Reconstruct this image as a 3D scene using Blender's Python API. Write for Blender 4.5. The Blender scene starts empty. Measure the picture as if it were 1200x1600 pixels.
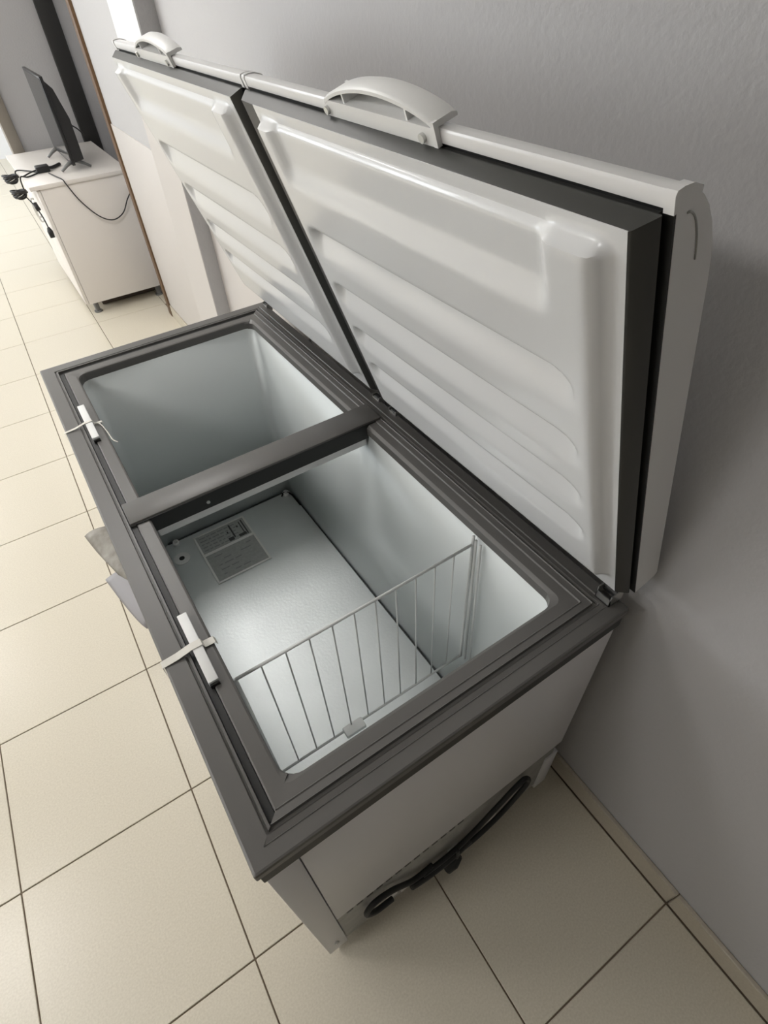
import bpy, bmesh, math, random
from math import sin, cos, pi, radians
from mathutils import Vector, Matrix

random.seed(7)
SC = bpy.context.scene
COL = SC.collection

# ------------------------------------------------------------------ camera
CAM_LOC = Vector((0.07327, -0.24118, 1.64399))
YAW, PITCH, ROLL, FPX = 0.54375, -0.79562, -0.05982, 865.34
d = Vector((sin(YAW) * cos(PITCH), cos(YAW) * cos(PITCH), sin(PITCH)))
r = d.cross(Vector((0, 0, 1))).normalized()
u = r.cross(d)
r2 = r * cos(ROLL) + u * sin(ROLL)
u2 = -r * sin(ROLL) + u * cos(ROLL)
cam_data = bpy.data.cameras.new('camera')
cam_data.sensor_fit = 'HORIZONTAL'
cam_data.sensor_width = 36.0
cam_data.lens = FPX / 1200.0 * 36.0
cam_data.clip_start = 0.02
cam = bpy.data.objects.new('camera', cam_data)
COL.objects.link(cam)
cam.matrix_world = Matrix(((r2.x, u2.x, -d.x, CAM_LOC.x), (r2.y, u2.y, -d.y, CAM_LOC.y),
                           (r2.z, u2.z, -d.z, CAM_LOC.z), (0, 0, 0, 1)))
SC.camera = cam

# ------------------------------------------------------------------ world, lights, exposure
SC.view_settings.view_transform = 'Standard'
SC.view_settings.look = 'None'
SC.view_settings.gamma = 1.0
SC.view_settings.use_curve_mapping = False
SC.view_settings.exposure = 0.38
world = bpy.data.worlds.new('daylight')
SC.world = world
world.use_nodes = True
world.node_tree.nodes['Background'].inputs['Color'].default_value = (0.85, 0.92, 1.0, 1)
world.node_tree.nodes['Background'].inputs['Strength'].default_value = 1.5

CEIL = 2.75          # ceiling height
LEFT = -3.3          # window wall
PANEL_STRENGTH = 17.0
WINDOW_POWER = 58.0


def area(name, loc, rot, sx, sy, power, color):
    L = bpy.data.lights.new(name, 'AREA')
    L.shape = 'RECTANGLE'
    L.size, L.size_y = sx, sy
    L.energy = power
    L.color = color
    o = bpy.data.objects.new(name, L)
    COL.objects.link(o)
    o.location = loc
    o.rotation_euler = rot
    return o


# daylight entering through the windows of the left wall: one light per opening
WINDOWS = [(4.2, 5.8), (6.6, 8.2)]
WIN_Z = (0.95, 2.25)
for (ya, yb) in WINDOWS:
    area('window_daylight', (LEFT - 0.10, (ya + yb) / 2, sum(WIN_Z) / 2), (0, radians(-90), 0),
         WIN_Z[1] - WIN_Z[0], yb - ya, WINDOW_POWER, (0.93, 0.97, 1.0))

# ------------------------------------------------------------------ materials
MATS = {}


def mat(name, color, rough=0.5, metal=0.0, noise=None, bump=None, spec=0.5, coat=0.0):
    """noise = (scale, amount, color2)   bump = (scale, strength, distance)"""
    if name in MATS:
        return MATS[name]
    m = bpy.data.materials.new(name)
    m.use_nodes = True
    nt = m.node_tree
    b = nt.nodes['Principled BSDF']
    b.inputs['Base Color'].default_value = (*color, 1)
    b.inputs['Roughness'].default_value = rough
    b.inputs['Metallic'].default_value = metal
    b.inputs['Specular IOR Level'].default_value = spec
    b.inputs['Coat Weight'].default_value = coat
    if noise or bump:
        tc = nt.nodes.new('ShaderNodeTexCoord')
    if noise:
        n = nt.nodes.new('ShaderNodeTexNoise')
        n.inputs['Scale'].default_value = noise[0]
        n.inputs['Detail'].default_value = 4
        nt.links.new(tc.outputs['Object'], n.inputs['Vector'])
        cr = nt.nodes.new('ShaderNodeValToRGB')
        cr.color_ramp.elements[0].position = 0.5 - noise[1]
        cr.color_ramp.elements[1].position = 0.5 + noise[1]
        cr.color_ramp.elements[0].color = (*noise[2], 1)
        cr.color_ramp.elements[1].color = (*color, 1)
        nt.links.new(n.outputs['Fac'], cr.inputs['Fac'])
        nt.links.new(cr.outputs['Color'], b.inputs['Base Color'])
    if bump:
        n2 = nt.nodes.new('ShaderNodeTexNoise')
        n2.inputs['Scale'].default_value = bump[0]
        n2.inputs['Detail'].default_value = 3
        nt.links.new(tc.outputs['Object'], n2.inputs['Vector'])
        bp = nt.nodes.new('ShaderNodeBump')
        bp.inputs['Strength'].default_value = bump[1]
        bp.inputs['Distance'].default_value = bump[2]
        nt.links.new(n2.outputs['Fac'], bp.inputs['Height'])
        nt.links.new(bp.outputs['Normal'], b.inputs['Normal'])
    MATS[name] = m
    return m


def emissive(name, color, strength):
    m = bpy.data.materials.new(name)
    m.use_nodes = True
    b = m.node_tree.nodes['Principled BSDF']
    b.inputs['Base Color'].default_value = (0.9, 0.9, 0.9, 1)
    b.inputs['Emission Color'].default_value = (*color, 1)
    b.inputs['Emission Strength'].default_value = strength
    MATS[name] = m
    return m


M_TILE = mat('beige_porcelain', (0.66, 0.61, 0.505), 0.30, noise=(220, 0.22, (0.57, 0.52, 0.42)), bump=(60, 0.05, 0.001))
M_GROUT = mat('brown_grout', (0.17, 0.13, 0.09), 0.9)
M_WALL = mat('grey_wall_paint', (0.455, 0.447, 0.449), 0.5, bump=(100, 0.4, 0.0025))
M_WALLW = mat('white_wall', (0.72, 0.72, 0.72), 0.55, bump=(140, 0.3, 0.002))
M_BEIGE = mat('beige_wall', (0.52, 0.49, 0.465), 0.5)
M_CEIL = mat('ceiling_white', (0.75, 0.75, 0.74), 0.8)
M_BASE = mat('baseboard_tile', (0.52, 0.47, 0.38), 0.35, noise=(150, 0.25, (0.45, 0.40, 0.32)))
M_BROWN = mat('brown_wood', (0.115, 0.062, 0.026), 0.5)
M_SHADE = mat('under_sideboard_shade', (0.07, 0.05, 0.035), 0.7)  # colour of the shade painted in under the sideboard
M_BLACKW = mat('black_board', (0.012, 0.011, 0.010), 0.6)
M_FRAME = mat('door_frame_metal', (0.22, 0.195, 0.165), 0.4)
M_WHITE = mat('white_enamel', (0.76, 0.755, 0.75), 0.32, coat=0.2)
M_SIDE = mat('white_side_panel', (0.74, 0.73, 0.74), 0.35)
M_LINER = mat('white_abs_liner', (0.74, 0.745, 0.75), 0.26, coat=0.25)
M_RIM = mat('dark_grey_plastic', (0.108, 0.103, 0.097), 0.40, bump=(900, 0.1, 0.0004))
M_RIMB = mat('black_plastic', (0.014, 0.014, 0.013), 0.45)
M_GASKET = mat('dark_rubber', (0.040, 0.040, 0.037), 0.45)
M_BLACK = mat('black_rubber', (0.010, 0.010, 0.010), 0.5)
M_ALU = mat('embossed_aluminium', (0.74, 0.77, 0.77), 0.46, metal=0.55, noise=(9, 0.3, (0.68, 0.71, 0.71)), bump=(110, 0.35, 0.0015))
M_ALUW = mat('dull_aluminium', (0.60, 0.635, 0.635), 0.48, metal=0.25, bump=(120, 0.08, 0.001))
M_WIRE = mat('white_coated_wire', (0.62, 0.63, 0.62), 0.35)
M_PLASTIC = mat('white_plastic', (0.80, 0.80, 0.79), 0.4)
M_STEEL = mat('zinc_steel', (0.62, 0.62, 0.60), 0.3, metal=0.8)
M_GALV = mat('galvanised_sheet', (0.42, 0.42, 0.40), 0.45, metal=0.35, noise=(30, 0.25, (0.30, 0.30, 0.29)))
M_PAPER = mat('white_paper', (0.78, 0.78, 0.76), 0.7)
M_PAPERG = mat('printed_grey_paper', (0.40, 0.41, 0.40), 0.6, noise=(90, 0.2, (0.34, 0.35, 0.34)))
M_INK = mat('dark_print', (0.06, 0.06, 0.06), 0.7)
M_INKG = mat('grey_print', (0.24, 0.25, 0.25), 0.7)
M_FILM = mat('grey_flyer', (0.33, 0.32, 0.33), 0.5)
M_FILM2 = mat('creased_flyer', (0.34, 0.32, 0.28), 0.6, noise=(50, 0.2, (0.22, 0.20, 0.17)))
M_TAPE = mat('clear_tape', (0.72, 0.70, 0.64), 0.35)
M_CAB = mat('white_laminate', (0.72, 0.68, 0.64), 0.4)
M_TV = mat('tv_black', (0.010, 0.010, 0.011), 0.3)
M_SCREEN = mat('tv_screen', (0.02, 0.022, 0.025), 0.08)
M_GREYFOOT = mat('grey_foot', (0.16, 0.16, 0.155), 0.4)
M_SEAM = mat('dark_sealant', (0.05, 0.055, 0.055), 0.6)
M_PANEL = emissive('lit_led_panel', (1.0, 0.98, 0.955), PANEL_STRENGTH)


# ------------------------------------------------------------------ helpers
def link(name, me, m, parent=None, smooth=False):
    o = bpy.data.objects.new(name, me)
    COL.objects.link(o)
    if m is not None and not me.materials:
        me.materials.append(m)
    if smooth:
        me.polygons.foreach_set('use_smooth', [True] * len(me.polygons))
    if parent is not None:
        o.parent = parent
        if parent.type == 'EMPTY':
            o.matrix_parent_inverse = Matrix.Translation(parent.location).inverted()
    return o


def from_bm(name, bm, m, parent=None, smooth=False, angle=None):
    bmesh.ops.recalc_face_normals(bm, faces=bm.faces)
    me = bpy.data.meshes.new(name)
    bm.to_mesh(me)
    bm.free()
    o = link(name, me, m, parent, smooth)
    if angle is not None:
        me.polygons.foreach_set('use_smooth', [True] * len(me.polygons))
        me.set_sharp_from_angle(angle=radians(angle))
    return o


def add_box(bm, a, b, bevel=0.0, seg=2):
    x0, y0, z0 = a
    x1, y1, z1 = b
    vs = [bm.verts.new(p) for p in ((x0, y0, z0), (x1, y0, z0), (x1, y1, z0), (x0, y1, z0),
                                    (x0, y0, z1), (x1, y0, z1), (x1, y1, z1), (x0, y1, z1))]
    fs = [bm.faces.new([vs[i] for i in q]) for q in
          ((0, 3, 2, 1), (4, 5, 6, 7), (0, 1, 5, 4), (1, 2, 6, 5), (2, 3, 7, 6), (3, 0, 4, 7))]
    if bevel:
        es = list({e for f in fs for e in f.edges})
        bmesh.ops.bevel(bm, geom=es, offset=bevel, segments=seg, affect='EDGES', profile=0.5)


def box(name, a, b, m, parent=None, bevel=0.0, seg=2):
    bm = bmesh.new()
    add_box(bm, a, b, bevel, seg)
    return from_bm(name, bm, m, parent, angle=40 if bevel else None)


def add_prism(bm, pts, axis_pts):
    """pts: list of 3D points of the first end (closed polygon); axis_pts: offset vector"""
    A = [bm.verts.new(p) for p in pts]
    B = [bm.verts.new(Vector(p) + Vector(axis_pts)) for p in pts]
    n = len(pts)
    bm.faces.new(A)
    bm.faces.new(B[::-1])
    for i in range(n):
        bm.faces.new((A[i], B[i], B[(i + 1) % n], A[(i + 1) % n]))


def add_tube(bm, pts, rad, seg=8, closed=False):
    pts = [Vector(p) for p in pts]
    n = len(pts)
    rings = []
    prev = None
    for i, p in enumerate(pts):
        if closed:
            t = pts[(i + 1) % n] - pts[i - 1]
        else:
            t = pts[min(i + 1, n - 1)] - pts[max(i - 1, 0)]
        t.normalize()
        if prev is None:
            a = Vector((0, 0, 1)) if abs(t.z) < 0.9 else Vector((1, 0, 0))
            s = t.cross(a).normalized()
        else:
            s = (prev - t * prev.dot(t)).normalized()
        prev = s
        q = t.cross(s)
        rr = rad[i] if isinstance(rad, (list, tuple)) else rad
        rings.append([bm.verts.new(p + (s * cos(2 * pi * k / seg) + q * sin(2 * pi * k / seg)) * rr) for k in range(seg)])
    m = n if closed else n - 1
    for i in range(m):
        A, B = rings[i], rings[(i + 1) % n]
        for k in range(seg):
            bm.faces.new((A[k], A[(k + 1) % seg], B[(k + 1) % seg], B[k]))
    if not closed:
        bm.faces.new(rings[0])
        bm.faces.new(rings[-1][::-1])


def tube(name, pts, rad, m, parent=None, seg=8, closed=False):
    bm = bmesh.new()
    add_tube(bm, pts, rad, seg, closed)
    return from_bm(name, bm, m, parent, smooth=True)


def spline(ctrl, n=10, closed=False):
    """Catmull-Rom through control points"""
    P = [Vector(p) for p in ctrl]
    out = []
    N = len(P)
    rng = range(N) if closed else range(N - 1)
    for i in rng:
        if closed:
            p0, p1, p2, p3 = P[i - 1], P[i], P[(i + 1) % N], P[(i + 2) % N]
        else:
            p0, p1, p2, p3 = P[max(i - 1, 0)], P[i], P[i + 1], P[min(i + 2, N - 1)]
        for k in range(n):
            t = k / n
            out.append(0.5 * ((2 * p1) + (-p0 + p2) * t + (2 * p0 - 5 * p1 + 4 * p2 - p3) * t * t
                              + (-p0 + 3 * p1 - 3 * p2 + p3) * t ** 3))
    if not closed:
        out.append(P[-1])
    return out


def add_disc(bm, c, axis, r0, h, seg=20):
    c = Vector(c)
    axis = Vector(axis).normalized()
    a = Vector((0, 0, 1)) if abs(axis.z) < 0.9 else Vector((1, 0, 0))
    s = axis.cross(a).normalized()
    q = axis.cross(s)
    A = [bm.verts.new(c + (s * cos(2 * pi * k / seg) + q * sin(2 * pi * k / seg)) * r0) for k in range(seg)]
    B = [bm.verts.new(v.co + axis * h) for v in A]
    bm.faces.new(A)
    bm.faces.new(B[::-1])
    for k in range(seg):
        bm.faces.new((A[k], A[(k + 1) % seg], B[(k + 1) % seg], B[k]))


def disc(name, c, axis, r0, h, m, parent=None, seg=20):
    bm = bmesh.new()
    add_disc(bm, c, axis, r0, h, seg)
    return from_bm(name, bm, m, parent, angle=40)


def tag(o, label, cat, group=None):
    o['label'] = label
    o['category'] = cat
    if group:
        o['group'] = group
    return o


def thing(name, loc, label, cat, group=None):
    o = bpy.data.objects.new(name, None)
    COL.objects.link(o)
    o.empty_display_size = 0.1
    o.location = loc
    return tag(o, label, cat, group)


def smooth01(a, b, x):
    if a == b:
        return float(x > a)
    t = min(1.0, max(0.0, (x - a) / (b - a)))
    return t * t * (3 - 2 * t)


# ------------------------------------------------------------------ the room (turned 0.7 degrees against the freezer)
TH = -0.0126
XW = 0.745           # right wall plane, room coordinates


def room(o):
    o.rotation_euler.z = TH
    o['kind'] = 'structure'
    return o


YN, YF = -5.0, 9.0
floor = room(box('floor', (LEFT - 0.3, YN - 0.2, -0.10), (3.0, YF + 0.2, -0.004), M_GROUT))

# floor tiles, each a child of the floor
TS = 0.449
GX, GY = -0.1491, 0.9917
GAP = 0.0017
bm = bmesh.new()
add_box(bm, (GAP, GAP, -0.006), (TS - GAP, TS - GAP, 0.0), 0.0012, 1)
bmesh.ops.recalc_face_normals(bm, faces=bm.faces)
tile_me = bpy.data.meshes.new('tile')
bm.to_mesh(tile_me)
bm.free()
tile_me.materials.append(M_TILE)
XLIM = XW - 0.0145
last_w = XLIM - (GX + TS)          # width of the cut tile by the wall
for i in range(-6, 2):
    for j in range(-5, 18):
        x0, y0 = GX + i * TS, GY + j * TS
        cut = x0 + TS > XLIM and y0 + TS < 3.6
        if cut:
            bm = bmesh.new()
            add_box(bm, (GAP, GAP, -0.006), (XLIM - x0, TS - GAP, 0.0), 0.0012, 1)
            o = from_bm('tile', bm, M_TILE, floor)
        else:
            o = bpy.data.objects.new('tile', tile_me)
            COL.objects.link(o)
            o.parent = floor
        o.location = (x0, y0, 0)
for j in range(6, 18):               # recess beyond the brown strip
    o = bpy.data.objects.new('tile', tile_me)
    COL.objects.link(o)
    o.parent = floor
    o.location = (GX + 2 * TS, GY + j * TS, 0)

# right wall (up to the brown corner strip)
room(box('wall_right', (XW, YN, -0.004), (XW + 0.2, 3.50, CEIL), M_WALL))
o = room(box('wall_recess', (1.00, 3.50, -0.004), (1.2, 5.4, CEIL), M_WALL))
# pilaster on the right wall, white face above, beige face below
room(box('wall_pilaster', (XW - 0.062, 2.125, -0.004), (XW + 0.01, 2.46, CEIL), M_WALL))
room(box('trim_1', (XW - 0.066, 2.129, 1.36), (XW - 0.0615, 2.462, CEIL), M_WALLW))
room(box('trim_2', (XW - 0.064, 2.129, 0.08), (XW - 0.0615, 2.462, 1.355), M_BEIGE))
room(box('trim_3', (XW - 0.006, 2.46, 0.08), (XW + 0.004, 3.49, 1.055), M_BEIGE, bevel=0.001))  # beige strips on the lower wall, either side of the pilaster
room(box('trim_4', (XW - 0.006, 1.30, 0.08), (XW + 0.004, 2.124, 1.055), M_BEIGE, bevel=0.001))
room(box('trim_5', (XW - 0.016, 3.46, -0.003), (XW + 0.012, 3.525, CEIL), M_BROWN, bevel=0.003))
# partition behind the sideboard with a door frame on its left end and a dark gap on its right
room(box('wall_partition', (0.36, 4.80, -0.004), (0.765, 4.92, CEIL), M_WALL))
room(box('trim_6', (0.302, 4.77, -0.003), (0.374, 4.95, CEIL), M_FRAME, bevel=0.006))
room(box('trim_7', (0.765, 4.76, -0.003), (0.871, 4.94, CEIL), M_BLACKW, bevel=0.004))
room(box('trim_8', (0.871, 4.81, -0.003), (1.00, 4.94, CEIL), M_WALL))
# the rest of the room shell
room(box('wall_far', (LEFT - 0.2, YF, -0.004), (3.0, YF + 0.2, CEIL), M_WALLW))
room(box('wall_back', (LEFT - 0.2, YN - 0.2, -0.004), (XW + 0.2, YN, CEIL), M_WALL))
room(box('ceiling', (LEFT - 0.2, YN - 0.2, CEIL), (3.0, YF + 0.2, CEIL + 0.1), M_CEIL))
# left wall with window openings
bm = bmesh.new()
add_box(bm, (LEFT - 0.2, YN, -0.004), (LEFT, YF, WIN_Z[0]))
add_box(bm, (LEFT - 0.2, YN, WIN_Z[1]), (LEFT, YF, CEIL))
edges_y = [YN] + [v for w in WINDOWS for v in w] + [YF]
for k in range(0, len(edges_y), 2):
    add_box(bm, (LEFT - 0.2, edges_y[k], WIN_Z[0]), (LEFT, edges_y[k + 1], WIN_Z[1]))
room(from_bm('wall_left', bm, M_WALLW))
for k, (ya, yb) in enumerate(WINDOWS):
    bm = bmesh.new()
    for a, b in (((-0.05, ya, WIN_Z[0]), (0.0, yb, WIN_Z[0] + 0.05)), ((-0.05, ya, WIN_Z[1] - 0.05), (0.0, yb, WIN_Z[1])),
                 ((-0.05, ya, WIN_Z[0]), (0.0, ya + 0.05, WIN_Z[1])), ((-0.05, yb - 0.05, WIN_Z[0]), (0.0, yb, WIN_Z[1])),
                 ((-0.05, (ya + yb) / 2 - 0.03, WIN_Z[0]), (0.0, (ya + yb) / 2 + 0.03, WIN_Z[1]))):
        add_box(bm, (LEFT + a[0], a[1], a[2]), (LEFT + b[0], b[1], b[2]))
    room(from_bm('window_%d' % (k + 1), bm, M_PLASTIC))

# baseboard of tile strips along the right wall
bb = room(box('baseboard_right', (XW - 0.004, YN, 0.0), (XW + 0.002, 3.46, 0.072), M_GROUT))
for j in range(-8, 6):
    y0 = GY + j * TS
    a, b = max(y0, YN) + GAP * 0.6, min(y0 + TS, 3.462) - GAP * 0.6
    if 2.05 < (a + b) / 2 < 2.30:
        b = 2.05
    if b - a > 0.02:
        box('tile', (XW - 0.012, a, 0.002), (XW, b, 0.075), M_BASE, bb, 0.002, 1)
box('tile', (XW - 0.074, 2.112, 0.002), (XW - 0.060, 2.468, 0.075), M_BASE, bb, 0.002, 1)
box('tile', (XW - 0.072, 2.113, 0.002), (XW, 2.126, 0.075), M_BASE, bb, 0.002, 1)

# ceiling LED panels
PANELS = [(-1.9, 0.35), (-1.9, 1.55), (-1.9, 4.0), (-1.9, 6.4), (0.1, 2.4), (0.1, 6.4)]
PANEL_SPOT = ['front row, nearest the camera', 'front row, level with the freezer', 'front row, level with the sideboard', 'front row, farthest away',
              'wall row, between freezer and sideboard', 'wall row, beyond the partition']
for k, (px, py) in enumerate(PANELS):
    pl = thing('ceiling_light', (px, py, CEIL), 'square lit ceiling panel, ' + PANEL_SPOT[k], 'light', 'ceiling light panels')
    bm = bmesh.new()
    for a, b in (((-.31, -.31), (.31, -.29)), ((-.31, .29), (.31, .31)), ((-.31, -.29), (-.29, .29)), ((.29, -.29), (.31, .29))):
        add_box(bm, (px + a[0], py + a[1], CEIL - 0.03), (px + b[0], py + b[1], CEIL))
    from_bm('frame', bm, M_PLASTIC, pl)
    box('diffuser', (px - 0.29, py - 0.29, CEIL - 0.022), (px + 0.29, py + 0.29, CEIL - 0.008), M_PANEL, pl)

# ------------------------------------------------------------------ chest freezer
FD, FL, FH = 0.689, 1.472, 0.8412
IX0, IX1, IY0, IY1 = 0.080, 0.610, 0.084, 1.388
FZ = 0.10            # inside bottom
fr = thing('chest_freezer', (FD / 2, FL / 2, 0.0),
           'white chest freezer with two open lids and dark grey rim beside the grey wall', 'freezer')

# outer cabinet: four walls and a bottom
bm = bmesh.new()
T = 0.03
add_box(bm, (0.004, 0.012, 0.035), (0.004 + T, 1.468, 0.812), 0.004)
add_box(bm, (0.683 - T, 0.012, 0.035), (0.683, 1.468, 0.812), 0.004)
add_box(bm, (0.004 + T, 1.468 - T, 0.035), (0.683 - T, 1.467, 0.812))
add_box(bm, (0.004 + T, 0.020, 0.04), (0.683 - T, 0.036, 0.812))
add_box(bm, (0.004 + T, 0.03, 0.035), (0.683 - T, 1.45, 0.06))
body = from_bm('body', bm, M_WHITE, fr, angle=40)
# near side: pressed side panel above, galvanised compressor plate below
side = box('side_panel', (0.0535, 0.0008, 0.288), (0.681, 0.022, 0.791), M_SIDE, fr, 0.002)
plate = box('compressor_plate', (0.0535, 0.0040, 0.05), (0.668, 0.022, 0.286), M_GALV, fr, 0.002)
box('corner_post', (0.004, 0.0, 0.03), (0.052, 0.02, 0.791), M_SIDE, fr, 0.002)
box('corner_post', (0.640, 0.0, 0.03), (0.682, 0.02, 0.230), M_SIDE, fr, 0.002)
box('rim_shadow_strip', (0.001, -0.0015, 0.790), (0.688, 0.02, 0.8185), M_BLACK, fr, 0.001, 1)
for k in range(13):
    x = 0.075 + k * 0.024
    box('slot', (x, 0.0010, 0.274), (x + 0.016, 0.0060, 0.287), M_BLACK, plate, 0.001, 1)
for k, (x, z, w, h) in enumerate(((0.165, 0.085, 0.030, 0.050), (0.205, 0.060, 0.045, 0.045), (0.345, 0.056, 0.030, 0.040), (0.44, 0.056, 0.06, 0.03))):
    box('label_scrap', (x, 0.0022, z), (x + w, 0.0050, z + h), M_PAPER, plate, 0.0005, 1)
for x in (0.03,):
    disc('screw', (x, -0.0005, 0.10), (0, -1, 0), 0.006, 0.003, M_STEEL, fr, 12)
for (x, y) in ((0.07, 0.08), (0.62, 0.08), (0.07, 1.40), (0.62, 1.40)):
    bm = bmesh.new()
    add_disc(bm, (x, y, 0.0), (0, 0, 1), 0.024, 0.012, 16)
    add_disc(bm, (x, y, 0.010), (0, 0, 1), 0.010, 0.03, 10)
    from_bm('foot', bm, M_BLACK, fr, angle=40)

# inner liner with rounded upright corners
def rrect(x0, x1, y0, y1, rad, n=7):
    out = []
    for (cx, cy, a0) in ((x0 + rad, y0 + rad, pi), (x1 - rad, y0 + rad, 1.5 * pi), (x1 - rad, y1 - rad, 0.0), (x0 + rad, y1 - rad, 0.5 * pi)):
        for k in range(n):
            a = a0 + 0.5 * pi * k / (n - 1)
            out.append((cx + rad * cos(a), cy + rad * sin(a)))
    return out


bm = bmesh.new()
ring = rrect(IX0 - .002, IX1 + .002, IY0 - .002, IY1 + .002, 0.03)
lo = [bm.verts.new((x, y, FZ)) for x, y in ring]
hi = [bm.verts.new((x, y, 0.813)) for x, y in ring]
for k in range(len(ring)):
    k2 = (k + 1) % len(ring)
    bm.faces.new((lo[k], lo[k2], hi[k2], hi[k]))
me = bpy.data.meshes.new('liner')
bm.normal_update()
for f in bm.faces:
    c = f.calc_center_median()
    if f.normal.dot(Vector(((IX0 + IX1) / 2, (IY0 + IY1) / 2, 0.5)) - c) < 0:
        f.normal_flip()
bm.to_mesh(me)
bm.free()
liner = link('liner', me, M_ALUW, fr)
bm = bmesh.new()
add_prism(bm, [(x, y, FZ - 0.004) for x, y in rrect(IX0 - .001, IX1 + .001, IY0, IY1, 0.03)], (0, 0, 0.004))
from_bm('liner_bottom', bm, M_ALU, fr)
me.polygons.foreach_set('use_smooth', [True] * len(me.polygons))
me.set_sharp_from_angle(angle=radians(35))
so = liner.modifiers.new('thickness', 'SOLIDIFY')
so.thickness = 0.003
so.offset = -1
# raised step over the compressor
STEP_Y, STEP_Z = 0.272, 0.352
step = box('compressor_step', (IX0 - 0.001, IY0 - 0.001, FZ), (IX1 + 0.001, STEP_Y, STEP_Z), M_ALU, fr, 0.004)
# sealant joints round the inside bottom
box('floor_seam', (IX1 - 0.0025, STEP_Y, FZ), (IX1 + 0.001, IY1 - 0.03, FZ + 0.002), M_SEAM, liner)
box('floor_seam', (IX0 + 0.02, IY1 - 0.004, FZ), (IX1 - 0.03, IY1 + 0.001, FZ + 0.003), M_SEAM, liner)
# drain and corner plugs
dr = disc('drain', (0.121, 1.288, FZ), (0, 0, 1), 0.029, 0.004, M_PLASTIC, fr, 28)
disc('drain_hole', (0.121, 1.288, FZ + 0.0035), (0, 0, 1), 0.010, 0.0015, M_BLACK, dr, 16)
for (x, y) in ((0.128, 1.372), (0.588, 1.372)):
    cp = disc('corner_plug', (x, y, FZ), (0, -0.3, 1), 0.012, 0.016, M_PLASTIC, fr, 14)
    disc('plug_tip', (x, y - 0.004, FZ + 0.015), (0, -0.3, 1), 0.006, 0.008, M_STEEL, cp, 10)
tube('sensor_lead', spline([(0.566, 1.366, FZ + .004), (0.585, 1.37, FZ + .016), (0.603, 1.35, FZ + .008), (0.606, 1.28, FZ + .004)], 6), 0.0035, M_BLACK, fr, 6)

# rim: four mitred rails with moulded profile
def rim_ring(profile, rad_in):
    """list of rings; each ring = 28 points of the contour at the profile's inset"""
    rings = []
    for t, z in profile:
        rad = max(0.0008, rad_in(t))
        rings.append([(x, y, z) for x, y in rrect(t - 0.004, FD + 0.004 - t, t - 0.004, FL + 0.004 - t, rad)])
    return rings


def rim_rad(t):
    return 0.003 if t < 0.070 else 0.003 + (t - 0.070) / 0.0145 * 0.026


PROF_GROOVE = [(0.006, 0.8185), (0.002, 0.819), (0.0, 0.824), (0.0, 0.836), (0.0012, 0.8400), (0.004, FH), (0.034, FH), (0.0352, FH - .0012),
               (0.0358, FH - .004), (0.0375, FH - .004), (0.0385, FH - .0005), (0.0425, FH - .0005), (0.0435, FH - .014), (0.0545, FH - .014),
               (0.0555, FH - .0045), (0.058, FH - .003), (0.080, FH - .004), (0.0835, FH - .006), (0.0845, FH - .010), (0.0845, 0.812)]
PROF_RIDGE = [(0.006, 0.8185), (0.002, 0.819), (0.0, 0.824), (0.0, 0.836), (0.0012, 0.8400), (0.004, FH), (0.024, FH), (0.0252, FH + .0012),
              (0.0265, FH - .0012), (0.0345, FH), (0.0358, FH + .0012), (0.0375, FH - .005), (0.0420, FH - .005), (0.0432, FH + .0008), (0.0446, FH - .001),
              (0.0555, FH - .002), (0.0570, FH - .0005), (0.0590, FH - .003), (0.0780, FH - .004), (0.0845, FH - .010), (0.0845, 0.812)]


def rail(profile, c0):
    """rail from the middle of corner c0 to the middle of the next corner"""
    rings = rim_ring(profile, rim_rad)
    N = 28
    idx = [(c0 * 7 + 3 + k) % N for k in range(8)]
    bm = bmesh.new()
    V = [[bm.verts.new(rg[i]) for i in idx] for rg in rings]
    n = len(V)
    for a in range(n):
        A, B = V[a], V[(a + 1) % n]
        for k in range(7):
            try:
                bm.faces.new((A[k], A[k + 1], B[k + 1], B[k]))
            except ValueError:
                pass
    bm.faces.new([V[a][0] for a in range(n)])
    bm.faces.new([V[a][-1] for a in range(n - 1, -1, -1)])
    return from_bm('rim_rail', bm, M_RIM, fr, angle=14)


rail(PROF_RIDGE, 0)      # near end
rail(PROF_RIDGE, 1)      # wall side
rail(PROF_GROOVE, 2)     # far end
rail(PROF_GROOVE, 3)     # front side
box('groove_fill', (0.0400, 0.045, FH - 0.0145), (0.0502, FL - 0.045, FH - 0.0055), M_BLACK, fr)  # black boxes filling the rim groove, front and far end
box('groove_fill', (0.0502, FL - 0.0502, FH - 0.0145), (FD - 0.045, FL - 0.0400, FH - 0.0055), M_BLACK, fr)

# bar between the two openings
bm = bmesh.new()
add_box(bm, (0.040, 0.702, 0.807), (0.652, 0.773, FH + 0.004), 0.003)
dv = from_bm('divider_bar', bm, M_RIM, fr, angle=40)
box('divider_web', (0.050, 0.7005, 0.800), (0.640, 0.7035, FH - 0.001), M_RIMB, dv, 0.001, 1)
box('divider_underside', (0.083, 0.704, 0.779), (0.607, 0.771, 0.8065), M_PLASTIC, dv, 0.002)
disc('screw', (0.20, 0.7006, 0.818), (0, -1, 0), 0.004, 0.002, M_STEEL, dv, 10)

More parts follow.
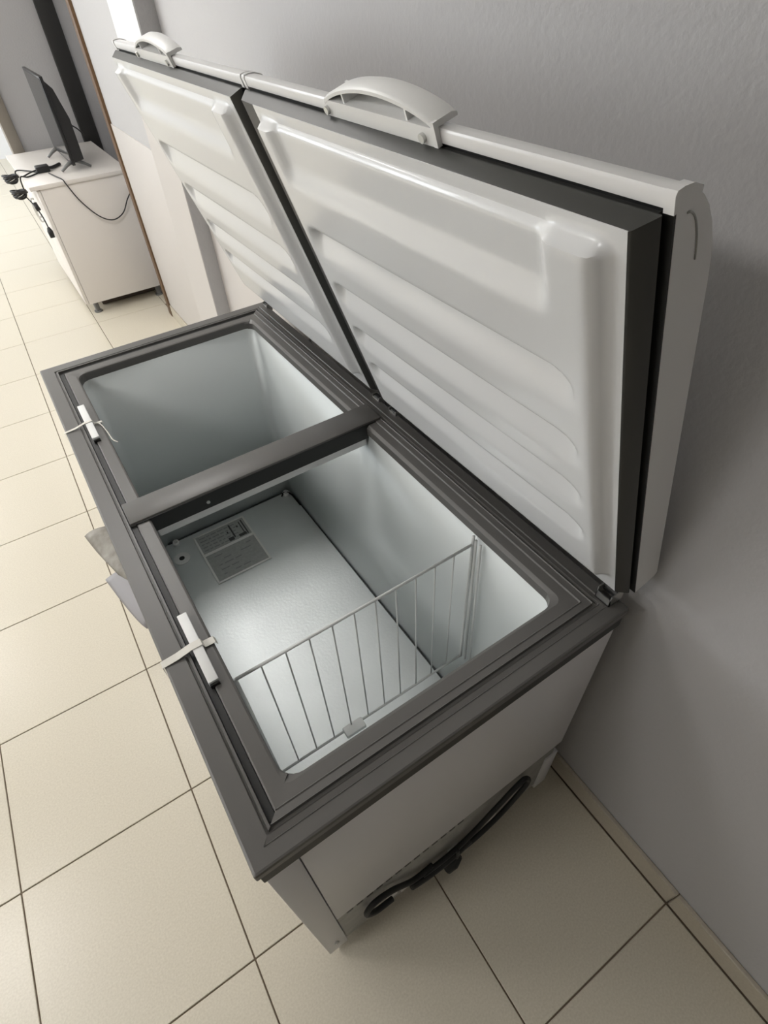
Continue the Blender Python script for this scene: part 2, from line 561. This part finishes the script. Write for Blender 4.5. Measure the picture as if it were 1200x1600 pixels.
# white catches strapped to the front rim
for yc, ysp, ln in ((0.350, 0.352, 0.152), (1.123, 1.115, 0.165)):
    ct = box('catch_block', (0.0455, yc - ln / 2, FH - 0.006), (0.0625, yc + ln / 2, FH + 0.0085), M_PLASTIC, fr, 0.0015)
    box('catch_tip', (0.0462, yc - ln / 2 - 0.004, FH - 0.008), (0.0618, yc - ln / 2, FH + 0.004), M_RIMB, ct, 0.001, 1)
    bm = bmesh.new()
    zz = FH
    path = [(-0.0072, zz - 0.03), (-0.0066, zz + 0.0005), (0.020, zz + 0.003), (0.045, zz + 0.0092), (0.063, zz + 0.0098), (0.0655, zz - 0.001), (0.083, zz - 0.0015), (0.0855, zz - 0.010)]
    wd = 0.007 if yc < 0.7 else 0.0035
    for k in range(len(path) - 1):
        (xa, za), (xb, zb) = path[k], path[k + 1]
        s0 = 0.012 * (0.06 - xa)
        s1 = 0.012 * (0.06 - xb)
        vs = [bm.verts.new(p) for p in ((xa, ysp - wd + s0, za), (xb, ysp - wd + s1, zb), (xb, ysp + wd + s1, zb), (xa, ysp + wd + s0, za),
                                        (xa, ysp - wd + s0, za + .0009), (xb, ysp - wd + s1, zb + .0009), (xb, ysp + wd + s1, zb + .0009), (xa, ysp + wd + s0, za + .0009))]
        for q in ((0, 3, 2, 1), (4, 5, 6, 7), (0, 1, 5, 4), (1, 2, 6, 5), (2, 3, 7, 6), (3, 0, 4, 7)):
            bm.faces.new([vs[i] for i in q])
    from_bm('strap', bm, M_TAPE, ct)
    if yc > 0.7:
        tube('string_end', spline([(0.066, 1.115, FH + .002), (0.077, 1.10, FH + .002), (0.083, 1.06, FH), (0.086, 1.02, FH), (0.094, 1.005, FH - .003)], 6), 0.0014, M_TAPE, ct, 5)

# ---- lids
HX, HZ, LA = 0.700, 0.860, radians(70.6)
UV = Vector((-cos(LA), 0, sin(LA)))
WV = Vector((-sin(LA), 0, -cos(LA)))
O = Vector((HX, 0, HZ))


def LP(uu, y, w):
    return O + UV * uu + WV * w + Vector((0, y, 0))


U0, U1 = 0.022, 0.698


def lid_profile():
    p = [(U0, 0.0), (U1 - .004, 0.0), (U1 - .001, -0.003)]
    for k in range(9):          # rounded outer front edge
        a = 0.5 * pi * k / 8
        p.append((U1 - 0.106 + 0.104 * cos(a) ** 0.9, -0.002 - 0.048 * sin(a)))
    p += [(U0 + 0.006, -0.050), (U0, -0.045)]
    return p


def extrude_lid(name, prof, y0, y1, m, parent, angle=40):
    bm = bmesh.new()
    add_prism(bm, [LP(a, y0, b) for a, b in prof], (0, y1 - y0, 0))
    return from_bm(name, bm, m, parent, angle=angle)


def make_lid(y0, y1, handle_c, label, far_in=0.0):
    """far_in: extra width of the dark seal along the lid's far end"""
    lid = extrude_lid('lid', lid_profile(), y0 + 0.002, y1 - 0.002, M_WHITE, fr)
    lid['label'] = label
    # front rail with end caps
    rp = [(U1 - .011, 0.0004), (U1 - .011, 0.004), (U1 - 0.001, 0.004), (U1 + .0018, 0.002), (U1 + .001, -0.004),
          (U1 - .002, -0.013), (U1 - .0075, -0.021), (U1 - .0115, -0.019), (U1 - .008, -0.010), (U1 - .005, 0.0004)]
    extrude_lid('front_rail', rp, y0 + 0.008, y1 - 0.008, M_WHITE, lid)
    cp = [(U1 - .014, -0.0006), (U1 - .014, 0.0048), (U1, 0.0050), (U1 + .003, 0.003), (U1 + .0025, -0.004),
          (U1 - .0005, -0.014), (U1 - .008, -0.024), (U1 - .015, -0.022), (U1 - .014, -0.008)]
    for ya, yb in ((y0, y0 + 0.009), (y1 - 0.009, y1)):
        extrude_lid('end_cap', cp, ya, yb, M_WHITE, lid)
    if y0 < 0.1:
        arc = [LP(U1 - 0.022 - 0.048 * (1 - cos(t)), y0 + 0.0016, -0.012 - 0.016 * sin(t)) for t in [0.5 * pi * k / 10 for k in range(11)]]
        tube('end_seam', arc, 0.0008, M_GALV, lid, 5)
    # gasket ring
    G = [(0.0130, -0.0004), (0.0130, 0.0055), (0.0085, 0.0065), (0.0065, 0.0085), (0.0075, 0.0110), (0.0125, 0.0180), (0.0175, 0.0250), (0.0195, 0.0262), (0.026, 0.0262), (0.026, -0.0004)]
    def fy_(t):
        return t + (far_in if t > 0.0185 else 0.0)

    bm = bmesh.new()
    V = []
    for t, w in G:
        # the rail covers the outer 26 mm at the front edge
        V.append([bm.verts.new(LP(a, b, w)) for a, b in ((U0 + t, y0 + t), (U1 - 0.0105 - t * 0.4, y0 + t), (U1 - 0.0105 - t * 0.4, y1 - fy_(t)), (U0 + t, y1 - fy_(t)))])
    for i in range(len(V)):
        A, B = V[i], V[(i + 1) % len(V)]
        for k in range(4):
            bm.faces.new((A[k], A[(k + 1) % 4], B[(k + 1) % 4], B[k]))
    gk = from_bm('gasket', bm, M_GASKET, lid, angle=35)
    # dark backing strip between shell and gasket
    bm = bmesh.new()
    V = []
    for t, w in [(0.002, -0.0006), (0.002, 0.0012), (0.024, 0.0012), (0.024, -0.0006)]:
        V.append([bm.verts.new(LP(a, b, w)) for a, b in ((U0 + t, y0 + t), (U1 - 0.008 - t * .5, y0 + t), (U1 - 0.008 - t * .5, y1 - t), (U0 + t, y1 - t))])
    for i in range(4):
        A, B = V[i], V[(i + 1) % 4]
        for k in range(4):
            bm.faces.new((A[k], A[(k + 1) % 4], B[(k + 1) % 4], B[k]))
    from_bm('gasket_channel', bm, M_BLACK, lid)
    # thermoformed inner liner: height field on a grid
    fu0, fu1, fy0, fy1 = U0 + 0.0200, U1 - 0.0180, y0 + 0.0200, y1 - 0.0200 - far_in
    pu0, pu1, py0, py1 = U0 + 0.060, U1 - 0.031, y0 + 0.031, y1 - 0.031 - far_in
    TR = [(0.522, 0.450), (0.418, 0.350), (0.320, 0.256), (0.227, 0.165)]

    def height(a, y):
        rad = 0.010
        qx = abs(a - (pu0 + pu1) / 2) - ((pu1 - pu0) / 2 - rad)
        qy = abs(y - (py0 + py1) / 2) - ((py1 - py0) / 2 - rad)
        sd = math.hypot(max(qx, 0), max(qy, 0)) + min(max(qx, qy), 0) - rad
        # steeper at the front, gentler at the ends
        fx = max(0.0, min(1.0, (pu1 - a) / 0.007)) if a > 0.4 else max(0.0, min(1.0, (a - pu0) / 0.010))
        fy = max(0.0, min(1.0, (y - py0) / 0.015, (py1 - y) / 0.015))
        f0 = 1 - math.hypot(1 - fx, 1 - fy)
        f0 = max(0.0, min(1.0, f0))
        h = 0.018 * (0.75 * f0 + 0.25 * smooth01(0, 1, f0))
        ya, yb = py0 + 0.055, py1 - 0.040
        ends = smooth01(0, 0.022, y - ya) * smooth01(0, 0.022, yb - y)
        # wide recess open to the front edge
        h -= 0.0115 * ends * smooth01(0.578, 0.618, a) * smooth01(0.0, 0.004, -sd)
        # ribs: sharp upper edge, long lower slope
        for top, bot in TR:
            ya2 = py0 + 0.030
            yb2 = py1 - 0.030
            rnd = 0.030 * (1 - math.sqrt(max(0, 1 - ((a - (top + bot) / 2) / ((top - bot) / 2)) ** 2))) if bot < a < top else 0
            e2 = smooth01(0, 0.020, y - ya2 - rnd) * smooth01(0, 0.020, yb2 - rnd - y)
            prof = smooth01(0, 0.014, top - a) * smooth01(0, top - bot - 0.010, a - bot)
            h -= 0.0150 * e2 * prof
        return 0.0266 + h

    us = sorted(set([fu0 + (fu1 - fu0) * k / 130 for k in range(131)]))
    ys = [fy0 + (fy1 - fy0) * k / 110 for k in range(111)]
    bm = bmesh.new()
    Gd = [[bm.verts.new(LP(a, y, height(a, y))) for y in ys] for a in us]
    for i in range(len(us) - 1):
        for k in range(len(ys) - 1):
            bm.faces.new((Gd[i][k], Gd[i][k + 1], Gd[i + 1][k + 1], Gd[i + 1][k]))
    # skirt down to the shell
    loop = [Gd[0][k] for k in range(len(ys))] + [Gd[i][-1] for i in range(1, len(us))] + \
           [Gd[-1][k] for k in range(len(ys) - 2, -1, -1)] + [Gd[i][0] for i in range(len(us) - 2, 0, -1)]
    sk = [bm.verts.new(v.co - WV * 0.0267) for v in loop]
    for k in range(len(loop)):
        k2 = (k + 1) % len(loop)
        bm.faces.new((loop[k], loop[k2], sk[k2], sk[k]))
    from_bm('inner_liner', bm, M_LINER, lid, angle=50)
    # arched handle on the front edge
    bm = bmesh.new()
    hl, hh = 0.108, 0.021
    n = 24
    outer, inner = [], []
    for k in range(n + 1):
        t = -1 + 2 * k / n
        y = handle_c + hl * t
        e = (1 - t * t)
        e = 0.95 * e ** 0.85 + 0.10 * (1 - t)
        outer.append((U1 + 0.005 + hh * e, y))
        inner.append((U1 + 0.005 + hh * e - 0.0055, y))
    wa, wb = -0.021, 0.0095
    rows = []
    for k in range(n + 1):
        (ua, y), (ub, _) = outer[k], inner[k]
        rows.append([bm.verts.new(LP(a, y, w)) for a, w in ((ub, wb), (ua - .002, wb), (ua, wb - .003), (ua - .001, wa + .006), (ua - .004, wa), (ub - .002, wa))])
    for k in range(n):
        for j in range(6):
            bm.faces.new((rows[k][j], rows[k][(j + 1) % 6], rows[k + 1][(j + 1) % 6], rows[k + 1][j]))
    bm.faces.new(rows[0])
    bm.faces.new(rows[-1][::-1])
    handle = from_bm('handle', bm, M_PLASTIC, lid, angle=40)
    # handle base: face plate, two upright ribs, back web, one mesh with the same moulding
    bm = bmesh.new()

    def lbox(u_a, u_b, y_a, y_b, w_a, w_b):
        vs = [bm.verts.new(LP(*p)) for p in ((u_a, y_a, w_a), (u_b, y_a, w_a), (u_b, y_b, w_a), (u_a, y_b, w_a),
                                             (u_a, y_a, w_b), (u_b, y_a, w_b), (u_b, y_b, w_b), (u_a, y_b, w_b))]
        for q in ((0, 3, 2, 1), (4, 5, 6, 7), (0, 1, 5, 4), (1, 2, 6, 5), (2, 3, 7, 6), (3, 0, 4, 7)):
            bm.faces.new([vs[i] for i in q])

    lbox(U1 - 0.0130, U1 + 0.0045, handle_c - hl, handle_c + hl, 0.0042, 0.0092)
    lbox(U1 + 0.0026, U1 + 0.0045, handle_c - hl + .002, handle_c + hl - .002, -0.017, 0.0060)
    for yy in (-0.062, 0.062):
        lbox(U1 + 0.003, U1 + 0.016, handle_c + yy - .0015, handle_c + yy + .0015, -0.018, 0.0075)
    lbox(U1 + 0.003, U1 + 0.012, handle_c - hl + .015, handle_c + hl - .015, -0.020, -0.017)
    lbox(U1 - 0.0130, U1 + 0.010, handle_c - hl - .002, handle_c - hl + .004, 0.0042, 0.0098)
    from_bm('handle_base', bm, M_PLASTIC, lid)
    for yy in (-0.088, 0.104):
        disc('screw', LP(U1 - 0.006, handle_c + yy, 0.009), WV, 0.0048, 0.004, M_STEEL, lid, 12)
    # hinges
    for yy in (y0 + 0.020, y1 - 0.050):
        bm = bmesh.new()
        main = y0 < 0.1 and yy < 0.1
        hxa, hxb, hza, hzb = (0.664, 0.696, FH + 0.0005, FH + 0.028) if main else (0.684, 0.703, FH - 0.012, FH + 0.010)
        for a, b in (((hxa, yy, hza), (hxb, yy + 0.002, hzb)), ((hxa, yy + 0.028, hza), (hxb, yy + 0.030, hzb)),
                     ((hxa, yy, hza), (hxa + 0.002, yy + 0.030, hza + 0.016)), ((hxa, yy, hza), (hxb, yy + 0.030, hza + 0.002))):
            add_box(bm, a, b)
        from_bm('hinge_bracket', bm, M_STEEL, lid)
        disc('hinge_knuckle', (hxb - 0.010, yy + 0.003, hzb - 0.011), (0, 1, 0), 0.009, 0.024, M_BLACK, lid, 16)
    return lid


make_lid(-0.002, 0.737, 0.370, 'open white lid nearest the camera', 0.040)
make_lid(0.742, 1.474, 1.165, 'open white lid farther from the camera')

# power cord bundled on the near side
cord = tube('power_cord', spline([
    (0.290, -0.006, 0.135), (0.235, -0.008, 0.150), (0.180, -0.008, 0.215), (0.135, -0.009, 0.240), (0.110, -0.010, 0.205), (0.130, -0.011, 0.165),
    (0.175, -0.010, 0.150)], 8), 0.0065, M_BLACK, fr, 8)
tube('cord_loop', spline([(0.26, -0.010, 0.135), (0.33, -0.011, 0.130), (0.40, -0.010, 0.150), (0.47, -0.009, 0.205), (0.535, -0.009, 0.265), (0.560, -0.009, 0.262),
                          (0.568, -0.011, 0.215), (0.50, -0.012, 0.130), (0.42, -0.013, 0.095), (0.34, -0.014, 0.112), (0.25, -0.012, 0.118)], 8), 0.0062, M_BLACK, cord, 8)
tube('cord_loop', spline([(0.40, -0.012, 0.120), (0.34, -0.015, 0.110), (0.27, -0.014, 0.115), (0.225, -0.013, 0.135)], 8), 0.0085, M_BLACK, cord, 8)
tube('cable_tie', spline([(0.352, -0.020, 0.165), (0.354, -0.022, 0.12), (0.352, -0.018, 0.09), (0.358, -0.006, 0.10)], 6), 0.004, M_BLACK, cord, 6)
tube('plug', [(0.325, -0.020, 0.060), (0.345, -0.021, 0.075), (0.360, -0.022, 0.095)], [0.013, 0.015, 0.008], M_BLACK, cord, 10)

# ------------------------------------------------------------------ wire divider grid in the freezer
GYP = 0.290
gx0, gx1, gz0, gz1 = 0.084, 0.598, STEP_Z + 0.006, 0.795
grid = thing('wire_grid', ((gx0 + gx1) / 2, GYP - 0.02, STEP_Z),
             'white coated wire grid standing across the near freezer compartment', 'wire rack')
tube('top_rail', [(gx0, GYP, gz1), (gx1, GYP, gz1)], 0.0032, M_WIRE, grid)
tube('bottom_rail', [(gx0, GYP, gz0 + .004), (gx1, GYP, gz0 + .004)], 0.0032, M_WIRE, grid)
tube('bottom_rail', [(gx0, GYP - 0.030, gz0 - .002), (gx1, GYP - 0.030, gz0 - .002)], 0.0034, M_WIRE, grid)
tube('post', spline([(gx1, GYP, gz0), (gx1, GYP, gz1 - .02), (gx1 + .002, GYP + .002, gz1 + 0.012)], 6), 0.0034, M_WIRE, grid)
tube('post', [(gx1 + .004, GYP - 0.012, gz0), (gx1 + .004, GYP - 0.004, gz1 + 0.012)], 0.0034, M_WIRE, grid)
tube('post', [(gx1 + .004, GYP - 0.030, gz0), (gx1 + .004, GYP - 0.018, gz1 + 0.010)], 0.0030, M_WIRE, grid)
tube('post', [(gx0, GYP, gz0), (gx0, GYP, gz1)], 0.0034, M_WIRE, grid)
for k in range(10):
    x = gx0 + (gx1 - gx0) * (k + 1) / 11.0
    tube('wire', [(x, GYP + 0.001, gz0), (x, GYP + 0.001, gz1)], 0.0017, M_WIRE, grid, 6)
bm = bmesh.new()
add_box(bm, (0.248, GYP - 0.020, gz0 - 0.001), (0.300, GYP + 0.006, gz0 + 0.013), 0.003)
from_bm('clip', bm, M_PLASTIC, grid, angle=40)

# ------------------------------------------------------------------ printed leaflet in a bag on the freezer bottom
lf = thing('leaflet_bag', (0.29, 1.23, FZ), 'printed leaflet in clear bag lying on the freezer bottom by the drain', 'leaflet')
LX0, LX1, LY0, LY1 = 0.192, 0.389, 1.100, 1.357
LZ = FZ + 0.001
box('page', (LX0, LY0, LZ), (LX1, LY1, LZ + 0.002), M_PAPERG, lf)
for a, b in (((LX0 - .004, LY0 - .004), (LX1 + .004, LY0 + .004)), ((LX0 - .004, LY1 - .003), (LX1 + .004, LY1 + .003)),
             ((LX0 - .004, LY0), (LX0 + .003, LY1)), ((LX1 - .003, LY0), (LX1 + .004, LY1)), ((LX0, 1.243, ), (LX1, 1.255))):
    box('bag_edge', (a[0], a[1], LZ), (b[0], b[1], LZ + 0.0032), M_PAPER, lf)
# rows of print, too fine to read
pr = bmesh.new()
for k in range(5):
    y = 1.268 + 0.017 * k
    x = LX0 + 0.012
    while x < LX1 - 0.05:
        w = random.uniform(0.008, 0.028)
        add_box(pr, (x, y, LZ + .0019), (x + w, y + 0.005, LZ + 0.0023))
        x += w + 0.006
for k in range(5):
    y = 1.125 + 0.024 * k
    x = LX0 + 0.03
    while x < LX1 - 0.03:
        w = random.uniform(0.010, 0.040)
        if random.random() < 0.6:
            add_box(pr, (x, y, LZ + .0019), (x + w, y + 0.004, LZ + 0.0023))
        x += w + 0.008
o = from_bm('print', pr, M_INKG, lf)
o['kind'] = 'stuff'
for a, b in (((0.372, 1.262), (0.377, 1.345)), ((0.362, 1.272), (0.366, 1.340)), ((0.322, 1.272), (0.328, 1.345)), ((0.340, 1.262), (0.370, 1.276)),
             ((0.300, 1.262), (0.320, 1.280)), ((0.348, 1.315), (0.354, 1.325)), ((0.306, 1.305), (0.311, 1.315))):
    box('print_block', (a[0], a[1], LZ + .0019), (b[0], b[1], LZ + 0.0026), M_INK, lf)


# ------------------------------------------------------------------ curled flyers taped to the freezer front
def sheet(name, rows, m, label):
    """rows: list of lists of 3D points; smooth thick sheet"""
    bm = bmesh.new()
    V = [[bm.verts.new(p) for p in rw] for rw in rows]
    for i in range(len(V) - 1):
        for k in range(len(V[0]) - 1):
            bm.faces.new((V[i][k], V[i][k + 1], V[i + 1][k + 1], V[i + 1][k]))
    o = from_bm(name, bm, m, None, smooth=True)
    s = o.modifiers.new('thickness', 'SOLIDIFY')
    s.thickness = 0.0012
    return tag(o, label, 'paper', 'papers on the freezer front')


def flap(ya, yb, out_a, out_b, lean, z, wob):
    rows = []
    for i in range(13):
        a = i / 12
        row = []
        o_ = out_b + (out_a - out_b) * (1 - a) ** 0.75
        for k in range(9):
            t = k / 8
            row.append((0.0035 - o_ * t, ya + (yb - ya) * a + lean * (1 - a) * t,
                        z - 0.018 * t * t + wob * sin(7 * a + 3 * t) * t))
        rows.append(row)
    return rows


sheet('creased_flyer', flap(0.785, 0.615, 0.058, 0.012, 0.020, 0.795, 0.006), M_FILM2,
      'creased brownish paper flyer sticking out from the freezer front edge')
sheet('flyer', flap(0.655, 0.500, 0.052, 0.016, 0.012, 0.785, 0.0), M_FILM,
      'smooth grey paper flyer curling out below the freezer front rim')

# ------------------------------------------------------------------ sideboard
CX0, CX1, CY0, CY1, CZ0, CZ1 = 0.335, 0.862, 3.80, 4.72, 0.075, 0.775
sb = thing('sideboard', ((CX0 + CX1) / 2, (CY0 + CY1) / 2, 0), 'low white laminate sideboard carrying the television in the far corner', 'sideboard')
box('body', (CX0 + 0.02, CY0, CZ0), (CX1, CY1, CZ1 - 0.022), M_CAB, sb, 0.002)
box('top', (CX0 - 0.030, CY0 - 0.008, CZ1 - 0.022), (CX1, CY1 + 0.004, CZ1), M_CAB, sb, 0.003)
for k in range(2):
    ya = CY0 + 0.004 + k * 0.456
    dd = box('door', (CX0, ya, CZ0 + 0.004), (CX0 + 0.0185, ya + 0.452, CZ1 - 0.028), M_CAB, sb, 0.002)
    yh = ya + (0.40 if k == 0 else 0.05)
    tube('handle', spline([(CX0, yh, 0.60), (CX0 - 0.02, yh, 0.595), (CX0 - 0.02, yh, 0.50), (CX0, yh, 0.495)], 6), 0.005, M_STEEL, dd)
for (x, y) in ((CX0 + 0.06, CY0 + 0.05), (CX1 - 0.05, CY0 + 0.05), (CX0 + 0.06, CY1 - 0.05), (CX1 - 0.05, CY1 - 0.05)):
    bm = bmesh.new()
    add_disc(bm, (x, y, 0.0), (0, 0, 1), 0.026, 0.008, 16)
    add_disc(bm, (x, y, 0.006), (0, 0, 1), 0.016, CZ0 - 0.004, 14)
    from_bm('leg', bm, M_GREYFOOT, sb, angle=40)

box('shade_block', (CX0 + 0.11, CY0 + 0.13, 0.004), (CX1 - 0.02, CY1 - 0.08, CZ0 + 0.002), M_SHADE, sb)  # dark block added as painted shade under the sideboard

# ------------------------------------------------------------------ television seen almost edge-on
tv = thing('television', (0.60, 4.45, CZ1), 'black flat television seen edge-on on the white sideboard', 'television')
TY0, TY1, TZ0, TZ1, TX = 3.925, 4.48, CZ1 + 0.035, CZ1 + 0.455, 0.588
bm = bmesh.new()
add_box(bm, (TX, TY0, TZ0), (TX + 0.018, TY1, TZ1), 0.003)
panel = from_bm('screen_panel', bm, M_TV, tv, angle=40)
box('screen', (TX - 0.0012, TY0 + 0.01, TZ0 + 0.016), (TX + 0.001, TY1 - 0.01, TZ1 - 0.01), M_SCREEN, panel)
bm = bmesh.new()
pr = [(TX + .018, TZ0 + 0.01), (TX + .076, TZ0 + 0.02), (TX + .080, TZ0 + 0.22), (TX + .050, TZ0 + 0.36), (TX + .018, TZ0 + 0.40)]
add_prism(bm, [(x, TY0 + 0.02, z) for x, z in pr], (0, TY1 - TY0 - 0.07, 0))
from_bm('back_housing', bm, M_TV, tv)
for y in (TY0 + 0.06, TY1 - 0.06):
    bm = bmesh.new()
    for sgn in (-1, 1):
        add_tube(bm, [(TX + .022, y, TZ0 + .02), (TX + .022 + sgn * 0.05, y - .004, CZ1 + .03), (TX + .022 + sgn * 0.085, y - .008, CZ1 + .008)], [0.013, 0.009, 0.007], 8)
    from_bm('stand_foot', bm, M_GREYFOOT, tv, smooth=True)

# cables and gadgets on the sideboard
ZT = CZ1 + 0.004
lead = tube('trailing_cable', spline([(0.455, 4.02, ZT), (0.475, 3.90, ZT + .001), (0.492, 3.805, ZT), (0.500, 3.786, CZ1 - .02), (0.54, 3.784, 0.66), (0.61, 3.784, 0.565), (0.68, 3.784, 0.53), (0.75, 3.784, 0.555),
                               (0.80, 3.784, 0.62), (0.845, 3.786, 0.665), (0.885, 3.82, 0.67)], 8), 0.0034, M_BLACK, None, 6)
tag(lead, 'thin black cable drooping across the near end of the sideboard', 'cable')
strip = thing('power_adapter', (0.47, 4.12, CZ1), 'black power adapter lying on the sideboard in front of the television', 'adapter')
bm = bmesh.new()
add_box(bm, (0.40, 4.06, CZ1 + .0005), (0.475, 4.12, CZ1 + 0.035), 0.006)
from_bm('case', bm, M_BLACK, strip, angle=40)
tube('lead', spline([(0.475, 4.09, ZT + .012), (0.50, 4.12, ZT + .006), (0.55, 4.18, ZT + .004)], 6), 0.009, M_BLACK, strip, 8)
tube('lead', spline([(0.40, 4.09, ZT + .012), (0.36, 4.08, ZT + .006), (0.33, 4.06, ZT + .002), (0.315, 4.05, ZT)], 6), 0.004, M_BLACK, strip, 6)
for k, (cx, cy, cz, rr, lab) in enumerate(((0.258, 4.20, 0.745, 0.034, 'upper black cable coil hanging over the sideboard front edge'),
                                           (0.258, 4.02, 0.700, 0.034, 'lower black cable coil hanging over the sideboard front edge'))):
    co = thing('cable_coil', (cx, cy, cz), lab, 'cable', 'cable coils on the sideboard edge')
    bm = bmesh.new()
    for q in range(5):
        pts = [(cx + (rr + .003 * q) * cos(t) * 0.9, cy + (rr + .003 * q) * 1.3 * sin(t), cz + 0.004 * q + 0.012 * sin(t + q)) for t in [2 * pi * i / 20 for i in range(20)]]
        add_tube(bm, pts, 0.006, 6, True)
    from_bm('coil', bm, M_BLACK, co, smooth=True)
    tube('lead', spline([(cx + 0.03, cy, cz + .01), (0.298, cy, CZ1 + .008), (0.34, cy - .01, CZ1 + .006), (0.41, 4.07, CZ1 + .006)], 6), 0.004, M_BLACK, co, 6)
dg = thing('dangling_plug', (0.30, 3.88, 0.5), 'black plug dangling down the sideboard front below the cable coils', 'plug')
tube('lead', spline([(0.276, 4.0, 0.70), (0.298, 3.93, 0.66), (0.315, 3.90, 0.60), (0.318, 3.86, 0.54)], 6), 0.004, M_BLACK, dg, 6)
tube('plug_body', [(0.318, 3.862, 0.545), (0.318, 3.855, 0.525), (0.318, 3.85, 0.49)], [0.008, 0.016, 0.014], M_BLACK, dg, 10)
tube('inline_switch', [(0.306, 3.925, 0.665), (0.312, 3.905, 0.63)], [0.013, 0.013], M_BLACK, dg, 10)
tc = tube('television_cable', spline([(0.615, 4.34, 1.02), (0.68, 4.40, 0.96), (0.76, 4.48, 0.90), (0.80, 4.52, 0.85)], 6), 0.004, M_BLACK, None, 6)
tag(tc, 'thin black cable behind the television running to the dark gap', 'cable')
